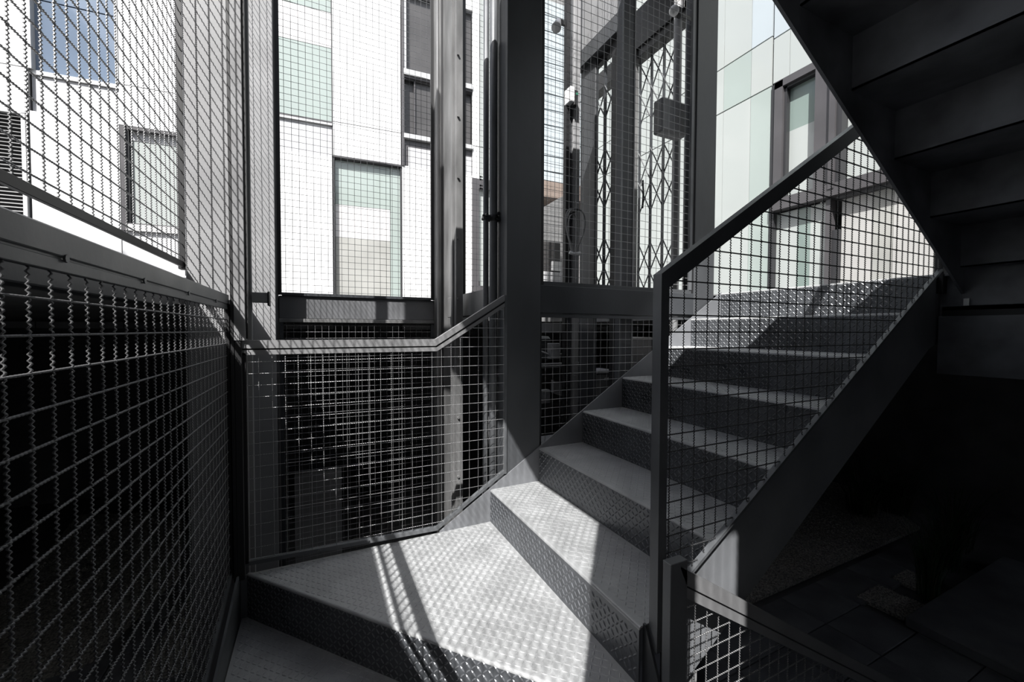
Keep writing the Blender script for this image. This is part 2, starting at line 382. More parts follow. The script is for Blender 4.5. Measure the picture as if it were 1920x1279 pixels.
# column G
fpanel(0.91, 2.29, 0.0, 3.11); fpanel(1.03, 2.29, 3.11, 3.48, 'ppanel', 0.02); fpanel(0.93, 1.03, 3.06, 3.50, 'frame', 0.03)
# column H / I
fpanel(2.30, 2.45, 0.8, 1.0, 'frame'); fpanel(2.29, 2.44, 3.05, ZS); fpanel(2.29, 2.44, ZS, 6.9)
fpanel(2.45, 3.3, 3.05, ZS, 'green2'); fpanel(2.45, 3.3, ZS, 6.9, 'green2')
fpanel(2.95, 3.3, 0.0, 3.05)
fpanel(5.2, 6.6, 0.0, 6.9)
for i in range(12): fpanel(3.3, 5.2, 3.12+i*0.33, 3.12+(i+1)*0.33-0.012, 'iceg', 0.02)
fbox('soffit_band', 'brown', wb, 3.3, 5.2, 2.78, 3.11, -0.3, 0.3)
for u0, u1 in ((-5.6, -4.24), (-3.24, -2.2), (-2.2, -1.5), (-0.28, 0.90), (2.29, 2.44)): fbox('joint', 'fdark', wb, u0, u1, ZS-.007, ZS+.007, 0.006, 0.04)
for u, z0, z1 in ((-3.24, 0.0, 3.1), (-0.285, 3.1, 6.9), (-2.2, 0, 6.9), (-4.24, 0.0, 3.7)): fbox('joint', 'fdark', wb, u-.007, u+.007, z0, z1, 0.006, 0.04)
# louvre grille: thing of the facade with separate slats
def window(n, label, cat='window'): return structure('window_%d' % n, label, cat)
w = window(1, 'louvred ventilation grille at the far left of the white facade', 'louvre')
fbox('frame', 'alu', w, -4.315, -4.27, 1.0, 3.05, -0.03, 0.06); fbox('frame', 'alu', w, -5.6, -4.27, 3.03, 3.06, -0.03, 0.06); fbox('backing', 'fdark', w, -5.6, -4.3, 1.0, 3.05, 0.10, 0.12)
sm = None
for i in range(38):
    z = 1.02+i*0.053
    if sm is None:
        s_ = MB(); v = [fpt(u, zz, d) for u in (-5.6, -4.32) for zz, d in ((0, -.01), (0.03, 0.05), (0.034, 0.045), (0.004, -.014))]
        s_.add(v, [(0, 1, 2, 3), (4, 7, 6, 5), (0, 4, 5, 1), (1, 5, 6, 2), (2, 6, 7, 3), (3, 7, 4, 0)]); o = s_.build('slat', 'alu', w); sm = o.data
    else:
        o = bpy.data.objects.new('slat', sm); COL.objects.link(o); o.parent = w
    o.location = (0, 0, z)
w = window(2, 'large blue-grey window high on the left of the white facade')
fbox('frame', 'alu', w, -4.24, -4.20, 3.70, 5.6, -0.01, 0.12); fbox('frame', 'alu', w, -3.27, -3.24, 3.70, 5.6, -0.01, 0.12)
fbox('pane', 'blueg', w, -4.20, -3.27, 3.72, 4.72, 0.08, 0.10); fbox('pane', 'blueg', w, -4.20, -3.27, 4.74, 5.6, 0.08, 0.10)
w = window(3, 'window with dark left jamb and pale green blind, behind the left fence post')
fbox('frame', 'frame', w, -3.22, -3.17, 1.50, 3.07, -0.04, 0.10); fbox('gasket', 'fdark', w, -3.17, -3.135, 1.55, 3.05, 0.0, 0.12)
fbox('frame', 'frame', w, -3.14, -2.2, 3.03, 3.07, -0.04, 0.10); fbox('sill', 'alu', w, -3.17, -2.2, 1.50, 1.60, -0.05, 0.10)
fbox('sill', 'frame', w, -3.17, -2.2, 1.58, 1.62, -0.02, 0.10)
fbox('blind', 'ppanel', w, -3.13, -2.25, 2.90, 3.03, 0.05, 0.07); fbox('pane', 'green2', w, -3.13, -2.25, 1.62, 2.90, 0.06, 0.08); fbox('frame', 'frame', w, -2.25, -2.2, 1.5, 3.07, -0.04, 0.1)
w = window(4, 'tall window with green top over painted white and grey reflections in the middle of the facade')
fbox('frame', 'fdark', w, -0.28, -0.255, 0.0, 3.10, -0.01, 0.12); fbox('frame', 'fdark', w, 0.885, 0.905, 0.0, 3.10, -0.01, 0.12); fbox('frame', 'frame', w, -0.28, 0.9, 3.07, 3.10, -0.03, 0.10)
fbox('pane', 'green', w, -0.25, 0.70, 2.27, 3.06, 0.08, 0.10); fbox('blind', 'lpanel', w, -0.25, 0.70, 1.68, 2.27, 0.085, 0.10)  # white band is a reflection given as flat colour
fbox('blind', 'greyg', w, -0.25, 0.70, 0.0, 1.68, 0.08, 0.10); fbox('pane', 'green', w, 0.71, 0.885, 0.0, 3.06, 0.075, 0.10)  # grey lower band puts a reflection into the glazing colour
w = window(5, 'dark window with aluminium transom at the upper right of the white facade')
fbox('frame', 'frame', w, 0.91, 0.96, 3.1, 6.9, -0.02, 0.12); fbox('frame', 'alu', w, 0.96, 1.00, 4.9, 6.9, -0.01, 0.12)
fbox('shutter', 'darkg', w, 1.0, 2.29, 4.90, 6.35, 0.10, 0.12); fpanel(0.95, 2.29, 6.35, 7.2)
fbox('transom', 'alu', w, 0.95, 2.29, 4.80, 4.90, -0.03, 0.12); fbox('transom', 'frame', w, 0.95, 2.29, 4.76, 4.80, 0.0, 0.12)
fbox('pane', 'darkg', w, 0.95, 1.16, 3.70, 4.76, 0.13, 0.15); fbox('pane', 'darkg', w, 1.17, 1.75, 3.70, 4.76, 0.09, 0.11); fbox('pane', 'darkg', w, 1.76, 2.29, 3.70, 4.76, 0.12, 0.14)
for u in (1.16, 1.75, 2.1): fbox('mullion', 'frame', w, u-.012, u+.012, 3.70, 4.76, 0.05, 0.12)
fbox('sill', 'alu', w, 0.95, 2.29, 3.62, 3.70, -0.04, 0.12); fbox('sill', 'frame', w, 0.95, 2.29, 3.49, 3.62, 0.04, 0.10)
w = window(6, 'narrow window with grey frame just left of the thick steel column')
fbox('frame', 'frame', w, 2.29, 2.42, 0.88, 3.05, -0.03, 0.10); fbox('frame', 'frame', w, 2.42, 2.95, 2.86, 3.05, -0.03, 0.10)
fbox('pane', 'green2', w, 2.42, 2.95, 0.90, 2.86, 0.06, 0.08); fbox('transom', 'frame', w, 2.30, 2.95, 0.78, 0.90, -0.04, 0.10)
fbox('pane', 'green3', w, 2.33, 2.95, 0.0, 0.78, 0.06, 0.08)

# ---------------------------------------------------------------- right facade (plane X = 5.3), pale glass
wr = structure('wall_right', 'pale green glass facade right of the lift shaft', 'facade')
RX = 5.30
box('backing_wall', 'conc', wr, RX+0.45, RX+0.6, -4.5, 7.4, 0.25, 9.0)
box('joint_backing', 'fdark', wr, RX+0.032, RX+0.04, 3.36, 7.3, 0.25, 8.8); box('joint_backing', 'fdark', wr, RX+0.032, RX+0.04, -4.0, 3.36, 3.15, 8.8)
g = 0.003
def rp(y0, y1, z0, z1, m, name='glass_panel', p=None, d=0.0, th=0.03): box(name, m, p or wr, RX+d, RX+d+th, y0+g*.5, y1-(g if abs(y1-3.37) > .01 and abs(y1-3.36) > .02 else .010), z0+.008, z1-.008)
rows = [(0.25, 3.15), (3.15, 3.78), (3.78, 5.3), (5.3, 8.8)]
for i, (z0, z1) in enumerate(rows):
    ys = [7.3, 6.1, 4.9, 4.06, 3.65, 3.37]
    for j in range(5): rp(ys[j+1], ys[j], z0, z1, ('green2', 'iceg', 'green', 'green2', 'green')[(j+i) % 5] if j > 2 else 'green2')  # extra seams and tints put reflections into the panes
for j, (y0, y1) in enumerate([(3.15, 3.36), (2.5, 3.15), (1.2, 2.5), (-1.0, 1.2), (-4.0, -1.0)]):
    rp(y0, y1, 3.16, 3.73, ('green2', 'green2', 'green')[j % 3]); rp(y0, y1, 3.73, 5.3, ('iceg', 'green2')[j % 2]); rp(y0, y1, 5.3, 8.8, 'green2')
    if j > 2: rp(y0, y1, 0.25, 3.16, 'green2')
w = window(7, 'grey framed window in the glass facade above the handrail')
box('gasket', 'fdark', w, RX-0.02, RX+0.10, 3.30, 3.355, 0.27, 3.13); box('frame', 'frame', w, RX-0.05, RX+0.08, 3.20, 3.30, 1.60, 3.13)
box('frame', 'frame', w, RX-0.05, RX+0.08, 1.15, 3.30, 3.05, 3.14); box('gasket', 'fdark', w, RX-0.01, RX+0.10, 2.83, 3.20, 3.02, 3.05); box('gasket', 'fdark', w, RX-0.01, RX+0.1, 3.17, 3.20, 1.66, 3.05)
box('pane', 'green3', w, RX+0.06, RX+0.08, 2.83, 3.17, 2.50, 3.02); box('pane', 'green2', w, RX+0.06, RX+0.08, 2.83, 3.17, 1.66, 2.50)
box('mullion', 'frame', w, RX-0.05, RX+0.08, 2.66, 2.83, 1.60, 3.05); box('mullion', 'frame', w, RX-0.09, RX+0.0, 2.60, 2.66, 1.60, 3.05); box('gasket', 'fdark', w, RX-0.06, RX+0.05, 2.545, 2.60, 1.66, 3.05)
box('pane', 'green2', w, RX+0.06, RX+0.08, 1.15, 2.545, 1.66, 3.05)
box('sill', 'frame', w, RX-0.08, RX+0.08, 1.15, 3.30, 1.52, 1.66); box('gasket', 'fdark', w, RX-0.03, RX+0.08, 1.15, 2.60, 1.48, 1.52)
w = window(8, 'floor-height glazing with beige blinds behind the near mesh guard')
box('pane', 'green2', w, RX+0.05, RX+0.08, 3.05, 3.30, 0.27, 1.50); box('pane', 'green3', w, RX+0.05, RX+0.08, 2.90, 3.05, 0.27, 1.50); box('pane', 'green2', w, RX+0.05, RX+0.08, 2.70, 2.90, 0.27, 1.50)
box('mullion', 'frame', w, RX-0.03, RX+0.08, 2.655, 2.70, 0.27, 1.50)
box('grille', 'fdark', w, RX+0.01, RX+0.06, 2.58, 2.655, 0.27, 1.15)
for y0, y1, m in ((2.30, 2.58, 'greyl'), (2.12, 2.30, 'greyg'), (1.80, 2.12, 'greyl'), (1.62, 1.80, 'greyg')): box('blind', m, w, RX+0.05, RX+0.07, y0, y1-.004, 0.27, 1.50)
box('mullion', 'frame', w, RX-0.03, RX+0.08, 1.55, 1.62, 0.27, 1.50); box('pane', 'green2', w, RX+0.05, RX+0.07, 1.15, 1.55, 0.27, 1.50)

# ================================================================ STEEL FRAME
def column(label, x0, x1, y0, y1, z0, z1, m='column', H=True, c=0.003, web='x'):
    t = thing('steel_column', label, 'column')
    if not H: box('shaft', m, t, x0, x1, y0, y1, z0, z1, c)
    else:
        tf = 0.022
        box('flange', m, t, x0, x1, y0, y0+tf, z0, z1, c); box('flange', m, t, x0, x1, y1-tf, y1, z0, z1, c)
        xm = (x0+x1)/2; box('web', m, t, xm-.009, xm+.009, y0+tf, y1-tf, z0, z1)
    box('base_plate', m, t, x0-.03, x1+.03, y0-.03, y1+.03, z0, z0+.02, 0.003)
    return t
column('broad light-grey steel column with mesh shadows, behind the left corner post', -0.475, -0.272, 2.052, 2.25, ZF, 4.2, 'pale')
column('thick dark steel column between the two lift shafts', 0.942, 1.154, 2.037, 2.18, ZF, 4.4, 'column', H=False)
column('steel column at the right corner of the lift shaft', 2.405, 2.607, 2.05, 2.08, ZF, 4.4, 'column', H=False)
column('light column with mesh shadows at the far left corner of the open shaft', -0.495, -0.268, 3.38, 3.66, ZF, 4.4, 'pale')
t = thing('steel_column', 'worn grey column at the far right corner of the open shaft', 'column')
box('web', 'guide', t, 1.0, 1.02, 3.25, 3.50, ZF, 4.4, 0.003); box('flange', 'guide', t, 0.944, 1.13, 3.50, 3.64, ZF, 4.4, 0.003); box('edge_lip', 'pale', t, 0.944, 0.958, 3.49, 3.50, ZF, 4.4); box('edge_lip', 'fdark', t, 0.985, 0.998, 3.49, 3.50, ZF, 4.4); box('base_plate', 'guide', t, 0.92, 1.22, 3.22, 3.66, ZF, ZF+.02)  # pale lip carries the sunlit strip in its colour
t = thing('guide_rail', 'bolted vertical guide rail standing in the open shaft', 'rail')
box('rail_body', 'guide', t, 0.879, 0.93, 2.75, 2.832, ZF, 4.4, 0.002); box('rail_lip', 'guide', t, 0.868, 0.879, 2.80, 2.832, ZF, 4.4)
for i in range(16):
    z = -2.3+i*0.42; MB().tube([(0.893, 2.735, z), (0.893, 2.752, z)], 0.008, 6).build('bolt', 'guide', t)
column('unseen thin plate by the near left corner of the fence, shaped for its shadow', -0.40, -0.01, -0.325, -0.29, ZF, 4.4, 'column', H=False, c=0.001)  # thin plate out of view, kept shallow so a sun patch passes

tag(box('sun_cap_plate', 'column', None, -0.01, 0.21, -0.325, -0.29, 1.14, 2.6), 'dark plate added out of view beside the near left plate, capping the sun gap', 'plate')  # added above the gap to cut off the top of the sun patch
def beam(name, label, x0, x1, y0, y1, z0, z1, m='steel', c=0.003):
    o = box(name, m, None, x0, x1, y0, y1, z0, z1, c); return tag(o, label, 'beam')
beam('steel_beam', 'deep beam under the far mesh of the open shaft', -0.262, 0.944, 3.605, 3.655, 0.085, 0.262, 'beamp')
beam('steel_beam', 'short side beam between open shaft and lift shaft', 0.965, 1.06, 2.185, 3.245, 0.10, 0.262, 'guide')
beam('steel_beam', 'horizontal beam crossing the lift shaft front above the steps', 1.156, 2.403, 2.05, 2.10, 0.100, 0.262, 'steel')
beam('edge_beam', 'dark edge beam running under the outer left fence', -0.56, -0.499, -1.7, 1.99, 0.085, 0.216, 'steel')
beam('steel_beam', 'high beam running back from the right corner column', 2.62, 2.72, 2.2, 3.6, 2.45, 2.62, 'black')

# conduits on the thick column
t = thing('conduit_pipe', 'vertical conduit pipe clamped to the thick column, nearer pipe', 'pipe')
MB().tube([(0.914, 2.165, ZF), (0.914, 2.165, 4.2)], 0.023, 16).build('pipe', 'rail', t, smooth=True)
t2 = thing('conduit_pipe', 'thin vertical conduit left of the larger pipe by the thick column', 'pipe')
MB().tube([(0.887, 2.21, ZF), (0.887, 2.21, 4.2)], 0.017, 12).build('pipe', 'rail', t2, smooth=True)
t = thing('pipe_clamp', 'black clamp with bolts holding the conduits to the column', 'clamp')
MB().tube([(0.914, 2.165, 0.62), (0.914, 2.165, 0.655)], 0.0265, 14).build('ring', 'black', t, smooth=True)
box('strap', 'black', t, 0.845, 0.945, 2.15, 2.165, 0.622, 0.652, .003)
for x, z in ((0.847, 0.625), (0.862, 0.645), (0.93, 0.628), (0.932, 0.66)): MB().tube([(x, 2.125, z), (x, 2.16, z)], 0.009, 8).build('bolt', 'rubber', t)
t = t2
for z in (0.875, 0.86, 0.825, 0.81): MB().tube([(0.862, 2.20, z), (0.848, 2.20, z)], 0.0028, 6).tube([(0.851, 2.20, z), (0.844, 2.20, z)], 0.0055, 6).build('bolt', 'rubber', t)

# ================================================================ MESH ENCLOSURES
# outer left fence, plane X = -0.5
t = thing('fence_panel', 'tall outer mesh panel in a black frame above the left guard', 'fence')
XO = -0.50
box('frame', 'black', t, XO-.006, XO+.005, -1.6, 2.115, 0.256, 0.279, .001)
box('frame', 'black', t, XO-.015, XO+.012, 2.115, 2.155, 0.248, 2.3, .002)
box('frame', 'black', t, XO-.015, XO+.012, -1.64, -1.6, 0.248, 2.6, .002); box('frame', 'black', t, XO-.015, XO+.012, -1.6, 2.115, 2.57, 2.6, .002)
wire_panel(t, 'x', XO, -1.6, 2.115, C(0.277), C(2.57), 0.02, 0.30, waves=6, ring=3, r=0.0022)
t = thing('fence_panel', 'mesh side panel of the open shaft left of the far column', 'fence')
box('frame', 'black', t, XO-.012, XO+.012, 2.20, 2.23, 0.23, 3.6, .002); box('frame', 'black', t, XO-.012, XO+.012, 3.34, 3.37, 0.23, 3.6, .002); box('mid_post', 'black', t, XO-.02, XO+.02, 2.42, 2.50, 0.23, 3.6, .002); box('frame', 'black', t, XO-.012, XO+.012, 2.23, 3.34, 0.23, 0.26, .002)
wire_panel(t, 'x', XO, 2.23, 3.34, C(0.26), C(3.6), 2.25, 0.30, waves=2, ring=3)
box('edge_beam', 'steel', t, -0.53, -0.475, 2.2, 3.45, 0.085, 0.222)

# left guard (inner), plane X = XL
t = thing('guard_rail', 'long left guard with flat top rail over crimped wire mesh', 'guard rail')
box('top_rail', 'rail', t, XL-.012, XL+.004, -0.3, 2.04, 0.104, 0.142, .0015)
box('frame', 'rail', t, XL-.010, XL+.002, -0.3, 2.04, 0.082, 0.100, .001); box('frame', 'rail', t, XL-.010, XL+.000, -0.3, 2.04, 0.098, 0.106)
for y in (0.82, 1.12, 1.45, 1.8): MB().tube([(XL+.003, y, 0.102), (XL+.006, y, 0.102)], 0.006, 8).build('rivet', 'rail', t)
lo = lambda y: -1.02-0.23*(2.05-y)
wire_panel(t, 'x', XL-.004, 0.15, 2.035, lo, C(0.083), 0.6991, 0.0407, waves=6, ring=4, k=4, m='wire2')
flatbar(MB(), [(2.04, lo(2.04)), (2.04, lo(2.04)-.018), (-0.3, lo(-0.3)-.018), (-0.3, lo(-0.3))], XL-.010, XL+.004, 'x').build('bottom_frame', 'rail', t)
box('end_frame', 'black', t, XL-.012, XL+.006, 2.028, 2.05, -1.05, 0.104, .001)
# corner post
t = thing('corner_post', 'slim dark post at the corner of the left and back guards', 'post')
box('post', 'raillit', t, -0.311, -0.270, 2.012, 2.04, -0.048, 3.6, .002); box('post_flange', 'black', t, -0.322, -0.311, 2.012, 2.05, -1.06, 3.6)
box('post_foot', 'black', t, -0.311, -0.284, 2.015, 2.04, -1.06, -0.048, .002); box('post_flange', 'black', t, -0.270, -0.262, 2.02, 2.045, -0.04, 3.6)
t = thing('wall_bracket', 'small light steel bracket behind the corner post', 'bracket')
box('arm', 'pale', t, -0.27, -0.205, 2.20, 2.26, 0.125, 0.170, .002); box('plate', 'black', t, -0.207, -0.20, 2.195, 2.265, 0.11, 0.175, .001)

# back guard on the winder landing, plane Y = YF
t = thing('guard_rail', 'back guard above the large winder step, its rail bending up to the thick column', 'guard rail')
def offs(line, h): return line+[(u, z-h) for u, z in line[::-1]]
L1 = [(-0.284, -0.047), (0.541, -0.047), (0.924, 0.192)]
flatbar(MB(), offs([(u, z) for u, z in L1], 0.034), YF-.012, YF+.014, 'y').build('top_rail', 'raillit', t)
flatbar(MB(), offs([(-0.284, -0.088), (0.548, -0.088), (0.924, 0.147)], 0.020), YF-.010, YF+.012, 'y').build('frame', 'raillit', t)
flatbar(MB(), offs([(-0.284, -0.078), (0.546, -0.078), (0.924, 0.158)], 0.012), YF-.004, YF+.010, 'y').build('rail_groove', 'black', t)
L2 = [(-0.284, -0.990), (0.548, -1.012), (0.924, -0.775)]
flatbar(MB(), offs(L2, 0.018), YF-.010, YF+.012, 'y').build('bottom_frame', 'rail', t)
box('end_frame', 'rail', t, 0.924, 0.940, YF-.010, YF+.012, -0.795, 0.19, .001); box('end_frame', 'black', t, -0.286, -0.272, YF-.010, YF+.012, -1.0, -0.1)
def seg(L): return lambda u: float(np.interp(u, [p[0] for p in L], [p[1] for p in L]))
wire_panel(t, 'y', YF-.004, -0.28, 0.924, seg(L2), seg([(-0.284, -0.106), (0.548, -0.106), (0.924, 0.128)]), -0.277, -0.139, waves=5, ring=3, k=3, r=0.0016, amp=0.0018)
for x in (0.0, 0.21): MB().tube([(x, YF-.015, -1.006), (x, YF-.008, -1.006)], 0.006, 8).build('rivet', 'rail', t)

# far mesh of the open shaft, plane Y = 3.6
YB = 3.60
t = thing('fence_panel', 'large mesh panel closing the back of the open shaft', 'fence')
box('frame', 'black', t, -0.27, -0.244, YB-.012, YB+.012, 0.265, 3.6, .001); box('frame', 'black', t, 0.918, 0.944, YB-.012, YB+.012, 0.265, 3.6, .001); box('frame', 'steel', t, -0.244, 0.918, YB-.012, YB+.012, 0.262, 0.285, .001)
wire_panel(t, 'y', YB, -0.244, 0.918, C(0.285), C(3.58), -0.215, 0.299, waves=2, ring=3, r=0.0019, amp=0.001, m='column')
t = thing('fence_panel', 'lower mesh panel under the far beam of the open shaft', 'fence')
box('frame', 'guide', t, -0.262, 0.944, YB-.02, YB+.012, 0.055, 0.083, .002); box('frame', 'steel', t, -0.262, -0.235, YB-.012, YB+.012, -2.7, 0.055, .001); box('frame', 'steel', t, 0.915, 0.944, YB-.012, YB+.012, -2.7, 0.055, .001)
wire_panel(t, 'y', YB, -0.235, 0.915, C(-2.0), C(0.05), -0.215, 0.030, waves=2, ring=3, r=0.0015, amp=0.001)
# lift shaft front mesh, plane Y = 2.07
YS = 2.07
t = thing('fence_panel', 'tall mesh panel in front of the lift shaft', 'fence')
box('frame', 'black', t, 1.157, 1.185, YS-.012, YS+.012, 0.265, 3.4, .001); box('frame', 'black', t, 2.385, 2.403, YS-.012, YS+.012, 0.265, 3.4, .001); box('frame', 'column', t, 1.185, 2.385, YS-.012, YS+.012, 0.262, 0.285, .001)
box('frame', 'rail', t, 2.36, 2.385, YS-.016, YS+.0, 0.285, 3.4, .001)
wire_panel(t, 'y', YS, 1.185, 2.365, C(0.285), C(3.0), 1.214, 0.32, waves=5, ring=3, r=0.0016, amp=0.0017)
t = thing('fence_panel', 'lower mesh panel between the beam and the stair stringer', 'fence')
box('frame', 'column', t, 1.157, 2.403, YS-.012, YS+.012, 0.075, 0.097, .001); box('frame', 'black', t, 1.157, 1.175, YS-.012, YS+.012, -1.1, 0.075, .001)
wire_panel(t, 'y', YS, 1.175, 2.40, lambda u: nose(u)-0.25, C(0.075), 1.207, 0.04, waves=5, ring=3, r=0.0016, amp=0.0017)
t = thing('fence_panel', 'mesh panel at the back of the lift shaft', 'fence')
box('frame', 'black', t, 1.2, 1.24, YB-.012, YB+.012, 0.26, 3.6); box('frame', 'black', t, 1.24, 2.6, YB-.012, YB+.012, 0.26, 0.285)
wire_panel(t, 'y', YB, 1.24, 2.6, C(0.285), C(3.5), 1.25, 0.31, waves=0, r=0.0016, m='steel')

# ================================================================ STAIRCASE (lower flight with winders)
S = thing('staircase', 'lower flight of dark checker plate steps with winders, climbing to the landing', 'staircase')
Y0, Y1 = 0.893, 2.030; TH = 0.005; NR = 0.010
def step(x, z, x2, y0=Y0, y1=Y1, rise=RISE, lug=True, drop=None):
    """tread at height z from nose x back to x2, with rounded nose; riser below it"""
    pr = [(x2, z), (x+NR, z)]+[(x+NR-NR*math.sin(a), z-NR+NR*math.cos(a)) for a in (PI/8, PI/4, 3*PI/8, PI/2)]
    inner = [(x2, z-TH), (x+NR, z-TH)]+[(x+NR-(NR-TH)*math.sin(a), z-NR+(NR-TH)*math.cos(a)) for a in (PI/8, PI/4, 3*PI/8, PI/2)]
    out = pr+inner[::-1]
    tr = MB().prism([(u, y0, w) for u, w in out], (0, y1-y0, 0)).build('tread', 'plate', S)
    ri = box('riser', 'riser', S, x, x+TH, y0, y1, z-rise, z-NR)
    if lug:
        lugs(tr, [(0, 0), (x2-x-NR, 0), (x2-x-NR, y1-y0), (0, y1-y0)], (x+NR, y0, z), (1, 0, 0), (0, 1, 0))
        lugs(ri, [(0, 0), (y1-y0, 0), (y1-y0, rise-NR), (0, rise-NR)], (x, y1, z-rise), (0, -1, 0), (0, 0, 1), 'lug', h=0.0028)
for kk in range(7):
    x = X1+kk*GO; z = Z1+kk*RISE
    step(x, z, x+GO if kk < 6 else x+0.02, rise=RISE if kk else 0.178)
# winder treads
def winder(poly, z, p, q, rise, lugp=True):
    """flat tread polygon; nose runs p->q (first edge of the polygon) with a rounded edge and a riser below"""
    P, Q = Vector((*p, 0)), Vector((*q, 0)); d = (Q-P).normalized(); n = Vector((-d.y, d.x, 0))   # n points to the tread side
    c = sum((Vector((*a, 0)) for a in poly), Vector())/len(poly)
    if (c-P).dot(n) < 0: n = -n
    mb = MB(); A = P+n*NR; B = Q+n*NR
    pl = [(A.x, A.y), (B.x, B.y)]+[tuple(a) for a in poly[2:]]
    mb.prism([(a[0], a[1], z-TH) for a in pl], (0, 0, TH))
    prof = [(NR*math.sin(a), NR*math.cos(a)) for a in (0, PI/8, PI/4, 3*PI/8, PI/2)]
    out = [(-s_, c_) for s_, c_ in prof]+[(-s_*(NR-TH)/NR, c_*(NR-TH)/NR) for s_, c_ in prof[::-1]]
    mb.prism([A+n*s_+Vector((0, 0, z-NR+c_)) for s_, c_ in out], B-A)
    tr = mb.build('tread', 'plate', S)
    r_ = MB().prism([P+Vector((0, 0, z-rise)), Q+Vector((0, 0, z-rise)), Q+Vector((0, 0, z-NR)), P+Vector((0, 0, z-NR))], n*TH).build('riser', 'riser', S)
    if lugp:
        L = (Q-P).length
        loc = [((Vector((*a, 0))-P).dot(d), (Vector((*a, 0))-P).dot(n)) for a in pl]
        U, Vv = d, n
        if d.cross(n).z < 0: loc = [(b, a) for a, b in loc]; U, Vv = n, d
        lugs(tr, loc, (P.x, P.y, z), U, Vv, rot=-math.atan2(U.y, U.x))
        out_ = -n; U2 = Vector((0, 0, 1)).cross(out_)     # U2 x Z = out
        st_ = P if (Q-P).dot(U2) > 0 else Q
        lugs(r_, [(0, 0), (L, 0), (L, rise-NR), (0, rise-NR)], (st_.x, st_.y, z-rise), U2, (0, 0, 1), 'lug', h=0.0028)
ZL = -1.043
winder([(-0.281, 2.031), (0.735, 0.868), (X1, 0.868), (X1, 2.028), (-0.255, 2.028)], ZL, (-0.281, 2.031), (0.735, 0.868), 0.187)
winder([(-0.305, 0.74), (0.85, 0.74), (0.80, 0.868), (0.735, 0.868), (-0.300, 2.05)], ZL-0.187, (-0.305, 0.74), (0.85, 0.74), 0.19, True)
winder([(0.10, -0.28), (0.85, 0.70), (0.85, 0.74), (-0.305, 0.74), (-0.305, -0.28)], ZL-0.377, (0.10, -0.28), (0.85, 0.70), 0.19, False)
for k2 in range(6):
    x = 0.86+k2*GO; z = ZL-0.567-k2*RISE
    box('tread', 'plate', S, x-(0.8 if k2 == 0 else 0), x+GO, -0.28, 0.76, z-TH, z)
    box('riser', 'plate', S, x+GO-.004, x+GO, -0.28, 0.76, max(ZF, z-RISE), z-TH)
# stringers
sh = 0.34
far_top = lambda x: nose(x)+0.004
flatbar(MB(), [(0.560, ZL+0.004), (2.66, far_top(2.66)), (2.66, far_top(2.66)-sh-0.06), (0.75, far_top(0.75)-sh), (0.56, ZL-0.30)], 2.028, 2.0355, 'y').build('stringer', 'stringer', S)
flatbar(MB(), [(-0.30, ZL-0.004), (0.560, ZL-0.004), (0.56, ZL-0.30), (-0.30, ZL-0.30)], 2.028, 2.0355, 'y').build('stringer', 'stringer', S)
flatbar(MB(), [(0.925, nose(0.925)+0.006), (2.655, nose(2.655)+0.006), (2.70, nose(2.655)+0.006), (2.70, -0.05), (2.60, nose(2.60)-sh+.02), (0.925, nose(0.925)-sh)], 0.883, 0.892, 'y').build('stringer', 'stringer', S)
# curb plate under the left guard and inner plate at the newel
flatbar(MB(), [(2.05, -1.030), (-0.31, -1.57), (-0.31, -1.80), (2.05, -1.28)], -0.314, -0.305, 'x').build('curb_plate', 'rail', S)
flatbar(MB(), [(0.895, -0.862), (0.885, -0.862), (0.833, -0.99), (0.80, -1.10), (0.70, -1.28), (0.70, -1.62), (0.895, -1.5)], 0.858, 0.866, 'x').build('inner_plate', 'steel', S)

# landing
L_ = thing('landing', 'landing slab at the top of the lower flight', 'landing')
box('deck_plate', 'plate', L_, 2.67, 5.25, -0.36, 2.30, 0.262, 0.272)
box('soffit', 'under', L_, 2.70, 5.25, -0.36, 2.30, 0.10, 0.262)
box('front_plate', 'under', L_, 2.66, 2.672, -0.36, 0.80, 0.118, 0.290, .001)
box('front_beam', 'under', L_, 2.66, 2.74, -0.36, 0.875, -0.20, 0.072, .002); box('groove', 'black', L_, 2.70, 2.74, -0.36, 0.875, 0.072, 0.118)
box('gusset_glint', 'alu', L_, 2.651, 2.659, 0.772, 0.79, 0.118, 0.150)  # small pale plate standing in for a white highlight

# ---------------------------------------------------------------- near guard (plane Y = .868)
t = thing('guard_rail', 'near guard of the lower flight with sloping black handrail and square newel', 'guard rail')
sl_ = 0.636; hr = lambda x: 0.159+(x-0.869)*sl_
box('newel_post', 'rail', t, 0.869, 0.899, 0.850, 0.882, -0.925, 0.100)
flatbar(MB(), [(0.869, 0.100), (0.869, hr(0.869)), (2.66, hr(2.66)), (2.66, hr(2.66)-.047), (0.899, hr(0.899)-.050), (0.899, 0.100)], 0.850, 0.882, 'y').build('handrail', 'rail', t)
top2 = lambda x: hr(x)-0.052; bot2 = lambda x: nose(x)+0.030
flatbar(MB(), [(0.90, top2(0.90)), (2.64, top2(2.64)), (2.64, top2(2.64)-.008), (0.90, top2(0.90)-.008)], 0.858, 0.876, 'y').build('frame', 'rail', t)
flatbar(MB(), [(0.96, bot2(0.96)), (2.64, bot2(2.64)), (2.64, bot2(2.64)-.012), (0.96, bot2(0.96)-.012)], 0.858, 0.876, 'y').build('frame', 'rail', t)
box('frame', 'black', t, 2.640, 2.652, 0.858, 0.876, bot2(2.64)-.012, top2(2.64), .001)
wire_panel(t, 'y', 0.868, 0.905, 2.64, bot2, lambda u: top2(u)-.006, 0.927, -0.154, waves=6, ring=4, k=4, r=0.0021, m='wireshade')
box('end_post', 'black', t, 2.655, 2.70, 0.86, 0.892, 0.18, 1.35, .002)
